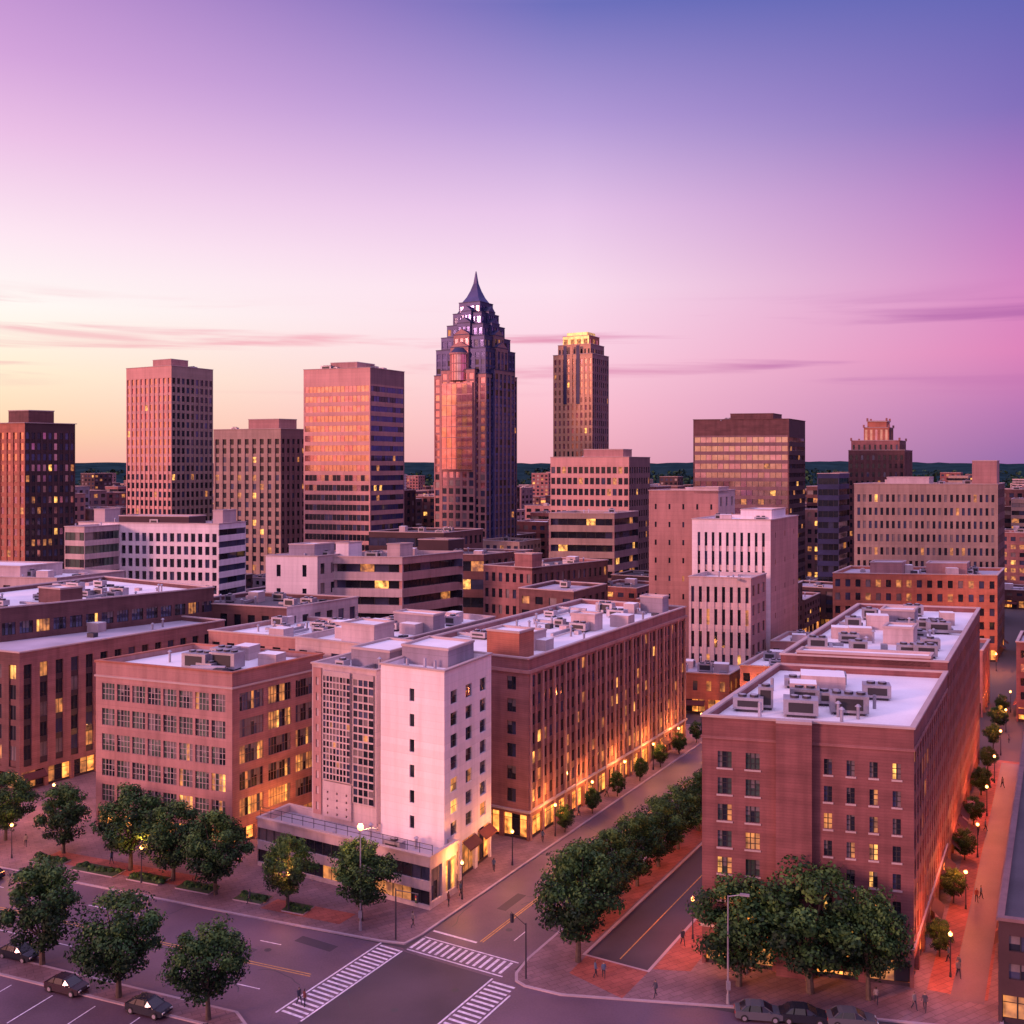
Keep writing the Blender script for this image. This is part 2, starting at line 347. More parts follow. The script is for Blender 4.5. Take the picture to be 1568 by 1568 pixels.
mbB=MB();bld('x',pB,26.9,wl,wr,mb=mbB,obj=False,cl=0,pent=[(.4,.95,.25,1.0,1.5,'grey_panel')])
for (s_,t_) in ((.2,.3),(.15,.7),(.25,.5)):
    q=lerp2(lerp2(pB[0],pB[1],s_),lerp2(pB[3],pB[2],s_),t_); mbB.tube((q[0],q[1],26.2),(q[0],q[1],27.6),.2,.2,'metal_grey')
pP=foot((-9.6,119.2),30,27,30,6.0)
bld('x',pP,6.2,S(nx=10,nz=2,wf=.8,hf=.6,st='r',wall='stone_cream',tb=.6,lit=.16,mull=1,span='stone_cream',gs='std'),S(nx=2,nz=1,st='p',wf=.75,hf=.7,wall='stone_cream',lit=.6,tb=.7,mull=2),mb=mbB,obj=False,roof='roof_grey',cl=2)
for zz in (7.0,7.55):
    mbB.tube((pP[3][0]+.3,pP[3][1]+.4,zz),(pP[0][0]+.3,pP[0][1]+.4,zz),.04,.04,'metal_dark',5)
for k in range(16):
    q=lerp2(pP[3],pP[0],k/15.); mbB.tube((q[0]+.3,q[1]+.4,6.4),(q[0]+.3,q[1]+.4,7.6),.04,.04,'metal_dark',5)
pC=foot((-17.2,129.8),30,10.6,30,14)
cspec=S(st='r',nx=8,nz=16,wf=.9,hf=.8,wall='frame_light',span='stone_cream',gs='std',rec=.08,lit=.03,tb=.6,gh=0,frame='stone_cream')
cw=S(nx=3,nz=4,wf=.16,hf=.35,wall='stone_cream',gs='dark',tb=1,lit=0)
def linkface(f0,f1,sp,z0,z1,pro):
    a=Vector(lerp2(pC[3],pC[0],f0));b=Vector(lerp2(pC[3],pC[0],f1));e=(b-a).normalized();n=Vector((e.y,-e.x))*pro
    facade(mbB,tuple(a),tuple(a+n),z0,z1,S(st='b',wall='stone_cream'));facade(mbB,tuple(a+n),tuple(b+n),z0,z1,sp);facade(mbB,tuple(b+n),tuple(b),z0,z1,S(st='b',wall='stone_cream'))
    mbB.face([(*a,z1),(*(a+n),z1),(*(b+n),z1),(*b,z1)],'cap_stone')
bld('x',pC,25.8,S(st='b',wall='stone_cream'),wr,mb=mbB,obj=False,cl=3,pent=[(.3,.9,.1,.7,1.6,'grey_panel')])
linkface(.03,.16,S(nx=1,nz=9,wf=.35,hf=.5,wall='stone_rose',gs='dark',mull=0),6.2,25.4,.15)
linkface(.2,.62,cspec,11,25.2,.35); linkface(.66,.97,dict(cspec,nx=4),8.6,25.2,.2); linkface(.2,.64,cw,6.2,10.8,.3)
mbB.obj('white_apartment_tower')
pD=[(-37.9,138.7),(-28.2,152.8),(-50.2,161.5),(-59.9,147.4)]
dl=S(nx=8,nz=5,wf=.84,hf=.66,wall='stone_rose',mull=3,hm=2,gs='green',lit=.06,gh=3.2,tb=2.4,mg=.9,rec=.2,span='stone_rose',frame='frame_light')
dr=S(nx=3,nz=5,wf=.82,hf=.68,wall='brick_pink',mull=7,hm=1,gs='std',lit=.2,gh=3.2,tb=2.4,mg=.8,rec=.2,frame='brick_brown')
mbD=MB();bld('x',pD,23.7,dl,dr,mb=mbD,obj=False,cl=5,cap='brick_orange')
mbD.ring(inset(pD,-.15),inset(pD,.02),21.6,21.85,'cap_stone')
for (x,y,w,d,h) in ((-44.5,146,4,3,2.0),(-40.5,145.5,4.2,2.6,2.2),(-42,150,3.4,2.8,2.0),(-36,150.5,2,1.6,1.2)): hvac(mbD,x,y,23,w,d,h,rad(-20))
mbD.tube((-45,143.5,23.6),(-40,143,23.6),.35,.35,'metal_grey')
mbD.obj('brick_loft_building')
pE=foot((2.3,141),30,22,30.4,60)
el=S(nx=4,nz=6,wf=.26,hf=.6,wall='brick_pink',rec=.25,lit=.05,gh=4.5,tb=2,mull=1)
er=S(st='v',nx=34,nz=7,wf=.62,hf=.62,wall='brick_pink',span='brick_brown',rec=.06,gs='dark',lit=.17,gh=4.2,tb=2.4,mg=.5)
mbE=MB();bld('x',pE,25.2,el,er,mb=mbE,obj=False,cl=26,cap='cap_stone',pent=[(.02,.09,.10,.34,3.2,'brick_orange'),(.16,.22,.2,.36,1.8,'stone_cream'),(.5,.55,.2,.4,1.8,'stone_cream'),(.9,.95,.1,.3,2.2,'grey_panel')])
A_,B_=Vector(pE[0]),Vector(pE[1]);e_=(B_-A_).normalized();n_=Vector((e_.y,-e_.x))
for k in range(18):
    u=.5+ (59/34.)*k*2 ; c=A_+e_*u
    mbE.prism([tuple(c-e_*.22+n_*.003),tuple(c-e_*.22+n_*.2),tuple(c+e_*.22+n_*.2),tuple(c+e_*.22+n_*.003)],0,23.2,'stone_rose')
mbE.ring(inset(pE,-.3),inset(pE,.03),23.25,23.7,'stone_rose'); mbE.ring(inset(pE,-.27),inset(pE,.03),4.0,4.3,'cap_stone')
mbE.obj('long_brick_apartment_building')
p=foot((-20,152),30,16,30,34)
bld('flat_roof_building',p,25.0,S(nx=5,nz=5,wall='stone_cream',lit=.03),S(nx=9,nz=5,wall='stone_cream'),cl=16,pent=[(.1,.25,.2,.6,2.2,'stone_cream'),(.5,.6,.1,.6,2.2,'grey_panel')])
p=foot((-34,178),25,24,35,22)
bld('flat_roof_building',p,21.5,S(nx=7,nz=4,wall='stone_rose',lit=.04),S(nx=6,nz=4,wall='stone_cream'),cl=14,roof='roof_white')
p=foot((-44,200),20,26,35,20)
bld('flat_roof_building',p,24,S(nx=8,nz=5,wall='brick_brown',lit=.04),S(nx=6,nz=5,wall='stone_cream'),cl=9,roof='roof_dark')
pF=[(-77.9,162),(-55,196),(-85,212),(-104,173)]
fr_=S(st='v',nx=15,nz=5,wf=.5,hf=.7,wall='brick_pink',span='dark_spandrel',gh=4,tb=2,lit=.16,rec=.2,mull=1,gs='std')
bld('brick_mill_building',pF,22.2,S(st='v',nx=9,nz=5,wf=.5,hf=.7,wall='brick_brown',gh=4,tb=2,lit=.15,mull=1),fr_,cl=6,roof='roof_grey')
pF2=[(-88,176),(-60,206),(-90,226),(-112,186)]
bld('dark_warehouse_building',pF2,27.3,S(nx=9,nz=6,wf=.7,wall='brick_brown',gs='blue',lit=.02,mull=2),S(nx=14,nz=6,wf=.78,hf=.5,wall='brick_brown',gs='blue',lit=.05,tb=1.6,mull=3),cl=16,roof='roof_white',
    pent=[(.3,.4,.1,.3,2.0,'brick_brown'),(.05,.15,.5,.8,2.8,'brick_pink')])
v0=(45.3,95.4)
pV=[(v0[0],v0[1]),(v0[0]+18,v0[1]-6),(v0[0]+18+38,v0[1]-6+70.5),(v0[0]+38,v0[1]+70.5)]
mbV=MB()
facade(mbV,pV[0],pV[1],0,9.6,S(nx=6,nz=2,wf=.66,wall='dark_brown',gh=3.6,lit=.05,mull=1,gs='std',mg=.4)) 
for k in(1,2,3): facade(mbV,pV[k],pV[(k+1)%4],0,9.6,S(nx=14,nz=2,wall='dark_brown',gh=3.6,lit=.2))
mbV.ring(inset(pV,-.15),inset(pV,.5),9.6,9.9,'stone_dusk'); mbV.face([(x,y,8.9) for x,y in inset(pV,.4)],'roof_dark')
for k in range(4):
    a,b=inset(pV,.4)[k],inset(pV,.4)[(k+1)%4]; mbV.face([(*b,8.9),(*a,8.9),(*a,9.6),(*b,9.6)],'grey_panel')
clutter(mbV,inset(pV,1),8.9,10); mbV.obj('grey_commercial_building')

# ================= midground
bld('white_grid_office_building',foot((-83,290),12,44.7,20,13),35.2,
    S(nx=20,nz=9,wf=.62,hf=.66,wall='paint_white',gs='dark',rec=.4,lit=.01,tb=2.2,mg=.3),S(nx=3,nz=10,wf=.8,hf=.5,st='r',wall='paint_white',gs='blue',lit=.03),roof='roof_grey',cl=5,
    pent=[(.2,.8,.25,.75,1.8,'dark_brown'),(.4,.9,.05,.12,3.5,'stone_cream'),(.4,.9,.9,.98,3.5,'stone_cream')])
bld('glass_office_building',foot((-119,285),20,7,25,14),34.6,S(st='r',nx=4,nz=9,wf=.9,hf=.6,wall='stone_cream',gs='green',rec=.2),S(st='r',nx=4,nz=9,wall='stone_cream',hf=.6,gs='green'),cl=1)
bld('low_white_building',foot((-100,225),10,42,30,18),27,S(nx=12,nz=6,wall='stone_cream'),S(nx=5,nz=6,wall='stone_cream'),cl=10,pent=[(.2,.8,.3,.7,2.0,'stone_cream')])
bld('white_office_block',foot((-47.5,250),8,13.2,35,14),29.6,S(nx=2,nz=5,wf=.16,hf=.5,wall='paint_white',gs='dark'),S(nx=4,nz=6,wf=.4,wall='stone_cream'),cl=3,pent=[(.3,.8,.3,.8,2.5,'grey_panel')])
bld('parking_garage',foot((-27,252),8,22,40,22),29.2,S(st='r',nx=6,nz=7,hf=.5,wall='stone_cream',gs='dark',rec=1.2,lit=.05),S(st='r',nx=6,nz=7,hf=.5,wall='stone_rose',gs='dark',rec=1.2,lit=.1),cl=4,roof='roof_dark',pent=[(.1,.3,.1,.25,3,'stone_cream'),(.1,.3,.7,.85,3.2,'paint_white')])
bld('dark_brick_office_building',foot((5.1,260),30,14.5,45,30),25.8,S(nx=7,nz=6,wf=.5,wall='brick_pink',lit=.1),S(nx=14,nz=6,wf=.5,wall='brick_brown',lit=.12),cl=9,roof='roof_dark',pent=[(.0,.12,.0,.35,3.4,'brick_pink')])
bld('brown_office_building',foot((-8,290),10,30,40,22),26.5,S(st='r',nx=8,nz=5,wall='brick_brown',lit=.08,gs='dark'),S(nx=8,nz=6,wall='brick_brown',lit=.12),cl=8,roof='roof_dark',pent=[(.3,.6,.5,.8,3.6,'dark_brown')])
bld('brown_office_building',foot((-22,330),15,26,30,24),30,S(st='r',nx=8,nz=6,wall='dark_brown',lit=.12,gs='blue'),S(nx=8,nz=6,wall='brick_brown',lit=.12),cl=4,roof='roof_dark')
bld('concrete_terrace_building',foot((34,340),10,22,30,20),35.8,S(st='r',nx=7,nz=8,hf=.5,wall='stone_tan',rec=.8,lit=.1,gs='dark'),S(st='r',nx=7,nz=8,hf=.5,wall='stone_dusk',rec=.8,gs='dark',lit=.14),cl=3)
# skyline: most right faces use darker walls, shade put into their colour
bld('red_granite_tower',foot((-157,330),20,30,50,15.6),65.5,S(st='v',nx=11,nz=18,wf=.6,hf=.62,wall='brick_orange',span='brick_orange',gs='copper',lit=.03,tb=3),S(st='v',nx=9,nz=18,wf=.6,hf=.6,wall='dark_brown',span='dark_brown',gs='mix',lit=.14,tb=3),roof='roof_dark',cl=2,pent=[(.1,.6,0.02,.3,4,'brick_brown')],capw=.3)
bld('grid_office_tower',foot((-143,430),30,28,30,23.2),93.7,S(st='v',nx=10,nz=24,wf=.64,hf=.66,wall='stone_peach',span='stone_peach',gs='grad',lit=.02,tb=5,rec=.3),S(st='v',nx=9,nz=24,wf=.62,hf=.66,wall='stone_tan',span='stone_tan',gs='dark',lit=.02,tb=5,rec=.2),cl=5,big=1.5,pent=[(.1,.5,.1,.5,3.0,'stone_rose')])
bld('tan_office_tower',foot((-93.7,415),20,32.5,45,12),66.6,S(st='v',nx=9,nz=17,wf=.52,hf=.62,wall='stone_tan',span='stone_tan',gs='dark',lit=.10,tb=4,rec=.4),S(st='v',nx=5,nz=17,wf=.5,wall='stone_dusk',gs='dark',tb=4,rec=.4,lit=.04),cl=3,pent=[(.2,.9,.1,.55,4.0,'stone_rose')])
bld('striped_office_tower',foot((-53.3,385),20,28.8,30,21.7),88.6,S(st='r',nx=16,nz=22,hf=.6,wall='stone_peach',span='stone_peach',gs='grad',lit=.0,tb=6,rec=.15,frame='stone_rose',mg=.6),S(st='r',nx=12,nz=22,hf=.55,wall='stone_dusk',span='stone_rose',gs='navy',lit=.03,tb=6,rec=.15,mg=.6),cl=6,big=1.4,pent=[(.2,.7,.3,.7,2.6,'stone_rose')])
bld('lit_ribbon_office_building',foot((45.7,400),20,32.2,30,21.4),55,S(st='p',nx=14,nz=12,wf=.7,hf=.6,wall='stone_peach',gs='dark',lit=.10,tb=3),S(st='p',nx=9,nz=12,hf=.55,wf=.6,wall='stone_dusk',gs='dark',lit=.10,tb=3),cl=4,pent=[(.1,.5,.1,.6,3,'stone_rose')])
bld('beige_office_tower',foot((54.4,270),15,18.3,30,14),45.1,S(nx=5,nz=9,wf=.14,hf=.3,wall='stone_rose',tb=2,gs='dark'),S(nx=3,nz=10,wf=.3,wall='stone_cream'),cl=3,pent=[(.0,.6,.0,.35,.8,'stone_cream')])
bld('white_hospital_building',foot((60.6,240),15,18.2,30,25),39,S(st='v',nx=10,nz=8,wf=.38,hf=.72,wall='paint_white',span='stone_cream',gs='dark',lit=.02,tb=3,mg=.8,rec=.3),S(nx=3,nz=6,wf=.08,hf=.2,wall='stone_rose'),cl=4,pent=[(.3,.8,.1,.5,2.0,'paint_white')])
bld('white_annex_building',foot((52.5,225),15,13.5,30,11.7),27,S(st='v',nx=8,nz=5,wf=.4,hf=.7,wall='stone_cream',gs='dark',tb=2,lit=.05),S(nx=3,nz=6,wf=.4,wall='stone_rose'),cl=3)
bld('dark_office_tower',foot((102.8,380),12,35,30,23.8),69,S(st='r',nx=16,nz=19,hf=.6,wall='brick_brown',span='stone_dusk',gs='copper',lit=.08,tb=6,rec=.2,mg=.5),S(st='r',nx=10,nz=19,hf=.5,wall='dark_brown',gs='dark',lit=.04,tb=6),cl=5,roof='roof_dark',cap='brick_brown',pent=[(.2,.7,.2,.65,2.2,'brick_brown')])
mbR=MB();bld('x',foot((161,420),12,22,30,20),58,S(st='v',nx=10,nz=16,wf=.45,wall='brick_brown',lit=.08,gs='dark',tb=2),S(st='v',nx=6,nz=16,wf=.45,wall='brick_brown',gs='dark'),mb=mbR,obj=False,cl=0)
t1=foot((159.5,421.5),12,19,30,16);bld('x',t1,62,S(nx=9,nz=1,wf=.4,wall='brick_pink',gs='dark'),S(nx=6,nz=1,wf=.4,wall='brick_brown',gs='dark'),z0=57,mb=mbR,obj=False,cl=0,hero=False)
t2=foot((156.5,425),12,10,30,10);bld('x',t2,67.5,S(st='v',nx=5,nz=1,wf=.5,hf=.8,wall='brick_orange',gs='copper'),S(st='v',nx=4,nz=1,wf=.5,hf=.8,wall='brick_brown',gs='dark'),z0=61,mb=mbR,obj=False,cl=0,hero=False)
t3=foot((156,426.5),12,7.6,30,7.5);mbR.prism(t3,67,70,'brick_orange','roof_dark');mbR.ring(inset(t3,-.3),inset(t3,.5),70,70.5,'cap_stone')
for po,zz in((t1,62),(t2,67.5),(t3,70.3)):
    for q in po: mbR.box(q[0],q[1],zz,zz+1.2,.7,.7,rad(-12),'brick_pink')
mbR.obj('art_deco_tower')
bld('wide_tan_office_building',foot((156.6,330),8,44.7,30,26),45.7,S(nx=24,nz=10,wf=.52,hf=.56,wall='stone_tan',gs='std',lit=.05,tb=2.5,mg=.6),S(nx=8,nz=9,wall='brick_brown',lit=.1),cl=7,pent=[(.05,.4,.01,.18,7.5,'stone_rose'),(.3,.7,.5,.8,2,'stone_cream')],roof='roof_grey')
bld('dark_glass_slab',foot((110.5,346),12,7,30,16),49,S(st='r',nx=4,nz=13,wall='dark_blue',gs='dark',lit=.02),S(st='r',nx=4,nz=13,wall='dark_blue',gs='dark',lit=.02),cl=0,roof='roof_dark')
bld('brick_retail_building',foot((128,270),8,42,30,22),22.8,S(nx=16,nz=5,wf=.5,wall='brick_orange',lit=.2,gh=4),S(nx=6,nz=5,wall='brick_brown',lit=.2,gh=4),cl=8,roof='roof_grey',pent=[(.3,.6,.2,.45,2.4,'stone_rose'),(.3,.6,.6,.8,2.4,'stone_rose')])
bld('low_brick_shop',foot((45,212),15,14,30,16),8.5,S(nx=5,nz=1,wf=.35,wall='brick_orange',lit=.3,gh=4),S(nx=5,nz=1,wf=.35,wall='brick_orange',lit=.4,gh=4),cl=5,roof='roof_grey')
for nm,nr,a,b,h in(('low_commercial_building',(62,205),16,18,11),('low_commercial_building',(74,228),16,15,12),('low_commercial_building',(92,232),14,20,14),('low_commercial_building',(60,226),10,8,9)):
    bld(nm,foot(nr,15,a,30,b),h,S(nx=6,nz=2,wall='stone_rose',lit=.25,gh=4),S(nx=6,nz=2,wall='brick_brown',lit=.35,gh=4),cl=8,roof='roof_white')
# ---- central spired tower
mbM=MB();cx,cy=-15.8,450.
lV=Vector((-math.cos(rad(30)),math.sin(rad(30))));rV=Vector((.5,.866))
def rc(w,d,ox,oy):
    c=Vector((cx,cy))+lV*ox+rV*oy
    return [tuple(c-lV*w/2-rV*d/2),tuple(c-lV*w/2+rV*d/2),tuple(c+lV*w/2+rV*d/2),tuple(c+lV*w/2-rV*d/2)]
sq=lambda S_:rc(S_,S_,0,0)
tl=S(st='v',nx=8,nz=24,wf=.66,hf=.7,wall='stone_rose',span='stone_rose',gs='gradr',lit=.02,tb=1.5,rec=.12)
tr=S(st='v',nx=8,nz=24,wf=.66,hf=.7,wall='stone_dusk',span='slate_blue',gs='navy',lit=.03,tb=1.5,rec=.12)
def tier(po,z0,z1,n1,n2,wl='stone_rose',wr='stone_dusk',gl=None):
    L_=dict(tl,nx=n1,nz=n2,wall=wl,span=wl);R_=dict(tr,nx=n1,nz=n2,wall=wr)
    if gl: L_['gs']=gl
    for a,b,s in ((3,0,L_),(0,1,R_),(1,2,R_),(2,3,L_)): facade(mbM,po[a],po[b],z0,z1,s)
    mbM.ring(inset(po,-.12),inset(po,.3),z1,z1+.35,'dark_blue'); mbM.face([(*p_,z1-.01) for p_ in po],'dark_blue')
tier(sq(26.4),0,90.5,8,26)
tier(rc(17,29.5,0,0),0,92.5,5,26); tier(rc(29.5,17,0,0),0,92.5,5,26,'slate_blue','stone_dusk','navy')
for i_,(S_,z0,z1) in enumerate(((25.2,90.5,101.5),(22,101.5,107),(18.4,107,112.3),(14.6,112.3,117.6),(10.8,117.6,122.6))):
    n=max(2,int(S_/2.6))
    tier(sq(S_),z0,z1,n,3 if i_==0 else 1,'slate_blue','dark_blue','navy')
    if i_<4:
        w_=S_*.36
        for (a,b) in((w_,S_+1.8),(S_+1.8,w_)):
            wm='stone_rose' if (b>a and i_<2) else ('stone_dusk' if i_<2 else 'slate_blue')
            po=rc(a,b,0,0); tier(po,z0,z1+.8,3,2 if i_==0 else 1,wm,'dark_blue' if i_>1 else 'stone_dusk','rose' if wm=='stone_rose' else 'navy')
            P4=[(*q,z1+1.15) for q in po]
            ia,ib=((3,0),(1,2)) if b>a else ((0,1),(2,3))
            A0=(Vector(P4[ia[0]])+Vector(P4[ia[1]]))/2;B0=(Vector(P4[ib[0]])+Vector(P4[ib[1]]))/2
            A0=(A0.x,A0.y,z1+3.4);B0=(B0.x,B0.y,z1+3.4)
            mbM.face([P4[ia[0]],P4[ia[1]],A0],wm);mbM.face([P4[ib[0]],P4[ib[1]],B0],wm)
            mbM.face([P4[ia[1]],P4[ib[0]],B0,A0],'dark_blue');mbM.face([P4[ib[1]],P4[ia[0]],A0,B0],'dark_blue')
c=Vector((cx,cy))-rV*13.4
mbM.tube((c.x,c.y,88),(c.x,c.y,99),4.0,4.0,'glass_rose',20); mbM.tube((c.x,c.y,99),(c.x,c.y,99.8),4.4,4.4,'stone_rose',20)
mbM.tube((c.x,c.y,99.8),(c.x,c.y,102),4.,2.2,'dark_blue',20)
for k in range(20): mbM.tube((c.x+4.02*math.cos(k*.31416),c.y+4.02*math.sin(k*.31416),88),(c.x+4.02*math.cos(k*.31416),c.y+4.02*math.sin(k*.31416),99),.13,.13,'stone_rose',4)
for z in(91.5,95): mbM.tube((c.x,c.y,z),(c.x,c.y,z+.4),4.12,4.12,'stone_rose',20)
pg=rc(15.5,31.2,0,0); facade(mbM,pg[3],pg[0],50,87,S(st='r',nx=6,nz=8,hf=.94,wall='stone_peach',gs='rose',rec=.06,lit=0,tb=.4,frame='stone_rose'))
facade(mbM,pg[0],pg[1],50,87,S(st='b',wall='stone_rose'));facade(mbM,pg[2],pg[3],50,87,S(st='b',wall='stone_rose'));mbM.face([(*q,87) for q in pg],'dark_blue');mbM.face([(*q,50) for q in pg[::-1]],'stone_rose')
prev=None
for S_,z in((9.4,122.6),(6.,125.4),(3.6,128.4),(1.7,131.6),(.3,137)):
    po=sq(S_)
    if prev:
        for k in range(4):
            a,b=prev[0][k],prev[0][(k+1)%4];c,d=po[k],po[(k+1)%4]
            mbM.face([(*a,prev[1]),(*b,prev[1]),(*d,z),(*c,z)],'slate_blue')
    prev=(po,z)
mbM.obj('spired_skyscraper'); HERO.append((cx,cy,24))
# ---- gold crowned tower
mbN=MB();nN=foot((35.3,450),30,19.4,30,17.3)
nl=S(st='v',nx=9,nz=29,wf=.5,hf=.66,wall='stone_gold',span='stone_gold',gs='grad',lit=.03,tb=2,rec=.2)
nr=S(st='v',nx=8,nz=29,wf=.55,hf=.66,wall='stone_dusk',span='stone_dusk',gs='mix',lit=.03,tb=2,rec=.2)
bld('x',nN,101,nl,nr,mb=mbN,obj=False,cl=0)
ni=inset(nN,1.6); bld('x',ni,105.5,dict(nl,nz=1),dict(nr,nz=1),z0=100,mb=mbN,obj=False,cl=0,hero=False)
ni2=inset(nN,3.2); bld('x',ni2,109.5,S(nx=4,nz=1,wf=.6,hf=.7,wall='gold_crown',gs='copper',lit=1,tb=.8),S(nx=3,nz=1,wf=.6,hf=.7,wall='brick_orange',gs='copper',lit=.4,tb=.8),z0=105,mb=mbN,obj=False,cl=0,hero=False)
ni3=inset(nN,4.6); mbN.prism(ni3,109,111.3,'gold_crown')
for (f0,f1) in((.27,.35),(.44,.5),(.6,.68)):
    a,b=lerp2(nN[3],nN[0],f0),lerp2(nN[3],nN[0],f1);e=(Vector(b)-Vector(a)).normalized();n=Vector((e.y,-e.x))*.25
    mbN.prism([tuple(Vector(a)+n),tuple(Vector(b)+n),b,a],79,105.,'dark_blue' if f0!=.44 else 'stone_gold')
mbN.obj('gold_crowned_skyscraper')

# ---- filler city
ST=lambda s,t:(.866*s+.5*t,105-.5*s+.866*t)
WM=['brick_red','brick_brown','brick_brown','stone_tan','stone_rose','stone_dusk','stone_cream','grey_panel','dark_brown','brick_pink']
names={'brick_red':'brick_building','brick_pink':'brick_building','brick_brown':'brick_building'}
far=MB()
def ok(x,y,r):
    for hx,hy,hr in HERO:
        if math.dist((x,y),(hx,hy))<hr*.85+r: return False
    return True
Rf=random.Random(5)
cells=[]
for i in range(-60,70):
    for j in range(3,80):
        cells.append(ST(i*27+Rf.uniform(-3,3)+(8 if i%3==0 else 0),95+j*26+Rf.uniform(-3,3)))
for i in range(-60,70):
    for j in range(-40,3):
        cells.append(ST(i*27,95+j*26))
for (x,y) in cells:
    if y<200 or y>1700 or abs(x)>y*.56+25: continue
    if y>900 and Rf.random()<.42: continue
    if y<235 and not(-60<x<-30 or x>55): continue
    if 90<x-(y-101)*.541-39.8+90<104 and y<420: continue
    w,d=Rf.uniform(13,21),Rf.uniform(13,21)
    if not ok(x,y,11): continue
    u=x/y
    if y<420: h=max(6,(52-.105*y)*Rf.uniform(.45,.95))
    elif y<900: h=max(7,52-y*Rf.uniform(.02,.08))
    else: h=Rf.uniform(5,22) if Rf.random()<.93 else Rf.uniform(22,45)
    if u>.15 and y<260: h=min(h,52-.175*y)
    wm=Rf.choice(WM); po=foot((x,y-8),30,w,30,d); lit=Rf.choice([.06,.14,.28])
    st=Rf.choice(['p','p','v','r'])
    k=3.0 if y<500 else 4.5
    sp=S(st=st,nx=max(3,int(w/k)),nz=max(1,int(h/3.6)),wf=.55,wall=wm,lit=lit,tb=1.,gh=3.8 if y<450 else 0)
    sp2=dict(sp,nx=max(3,int(d/k)))
    rf=Rf.choice(['roof_white','roof_grey','roof_grey','roof_dark','roof_dark','roof_dark'])
    if y<800: bld(names.get(wm,'office_building'),po,h,sp,sp2,cl=Rf.randint(1,4) if y<600 else 1,roof=rf,hero=False)
    else: bld('x',po,h,sp,sp2,S(st='b',wall=wm),cl=0,roof=rf,hero=False,mb=far,obj=False)
far.obj('distant_city_buildings')

# ================= ground, roads
g=MB(); g.face([(-14000,-3000,0),(14000,-3000,0),(14000,14000,0),(-14000,14000,0)],'ground'); g.obj('ground')
hl=MB(); n=260
def hz(k,j):
    a=rad(-70+140*k/n); r=[1500,1900,2400,3000,3600,4400,6000][j]; base=[-2,8,22,42,56,62,-5][j]
    x,y=r*math.sin(a),r*math.cos(a)
    return (x,y,base+(noise.noise(Vector((x*.0013,y*.0013,1)))*9+noise.noise(Vector((x*.03,y*.03,3)))*4.5 if 0<j<6 else 0))
for k in range(n):
    for j in range(6): hl.face([hz(k,j),hz(k+1,j),hz(k+1,j+1),hz(k,j+1)],'hills')
hl.obj('hills')
rd=MB()
def sheet(mb,pts,z,mat): mb.face([(x,y,z) for x,y in pts],mat)
bx=lambda x:105.5-.4*x
sheet(rd,[(-170,bx(-170)),(-170,bx(-170)-20),(-10,60),(-2,40),(110,20),(110,62),(47,bx(47)),(0,bx(0))],.02,'asphalt_old')
sheet(rd,[ST(-12.4,-3),ST(0,-3),ST(0,104),ST(-12.4,104)],.024,'asphalt_old')
sheet(rd,[ST(-12.4,-19),ST(-1,-19),ST(-1,-2),ST(-12.4,-2)],.028,'asphalt')
sheet(rd,[ST(5,7),ST(12,7),ST(12,104),ST(5,104)],.024,'asphalt')
sheet(rd,[ST(-90,105),ST(80,105),ST(80,116),ST(-90,116)],.024,'asphalt')
for s_,t_,w_,l_ in((-9,12,1.2,5),(-4,22,1.4,7),(-8.5,40,2,4),(-24,-6,5,1.4),(-34,-11,8,1.5),(9,20,1.2,6)):
    sheet(rd,[ST(s_,t_),ST(s_+w_,t_),ST(s_+w_,t_+l_),ST(s_,t_+l_)],.032,'asphalt')
# tar-sealed cracks
rk=random.Random(21)
for _ in range(26):
    x=rk.uniform(-75,-4);y=bx(x)-rk.uniform(1,17)
    if rk.random()<.4: x,y=ST(rk.uniform(-12,-1),rk.uniform(4,60))
    a=rk.uniform(0,3.14)
    for k in range(7):
        a+=rk.uniform(-.5,.5);x2,y2=x+math.cos(a)*.9,y+math.sin(a)*.9;nx_,ny_=-math.sin(a)*.05,math.cos(a)*.05
        sheet(rd,[(x-nx_,y-ny_),(x2-nx_,y2-ny_),(x2+nx_,y2+ny_),(x+nx_,y+ny_)],.0365,'metal_dark');x,y=x2,y2
for s_,t_ in((-5,8),(-9.5,25),(-3,-6),(-25,-9),(-6,-12)):
    c=ST(s_,t_); rd.face([(c[0]+.4*math.cos(k*.6283),c[1]+.4*math.sin(k*.6283),.041) for k in range(10)],'metal_dark')
rd.obj('road')
def slab(name,pts,mat,z=.14):
    m=MB(); m.prism(pts,0,z,'kerb',mat)
    i=inset(pts,.3); m.ring(pts,i,z,z+.006,'kerb'); return m.obj(name)
slab('pavement',[(-14.5,111.6),(-11.6,110.9),ST(-12.6,2),ST(-12.4,104),ST(-85,104),(-170,200),(-170,bx(-170)),(-60,bx(-60)),(-30,bx(-30))],'paving')
slab('pavement',[(1.2,101.9),(4.8,100.2),(16,98.6),(27,97.2),(47,93.2),(45.6,95),(84,167),(74,175),ST(16,100),ST(12,104),ST(12,7),ST(5,7),ST(5,104),ST(0,104),ST(0,3.2),(.3,104.6),(.3,103)],'paving')
rp=MB()
sheet(rp,[ST(5.3,2.5),ST(12,.6),ST(12.2,6.7),ST(5.2,6.7)],.152,'paving_red')
sheet(rp,[ST(12.4,7.5),ST(15.9,9),ST(15.9,95),ST(12.4,95)],.152,'paving_red')
sheet(rp,[ST(.6,10),ST(4.5,10),ST(4.5,100),ST(.6,100)],.152,'paving_red')
sheet(rp,[(-29.5,119.8),(-19.5,115.6),(-18,118.2),(-28,122.3)],.152,'paving_red')
sheet(rp,[(-62,134.5),(-40,125.8),(-38.8,128.8),(-60.8,137.5)],.152,'paving_red')
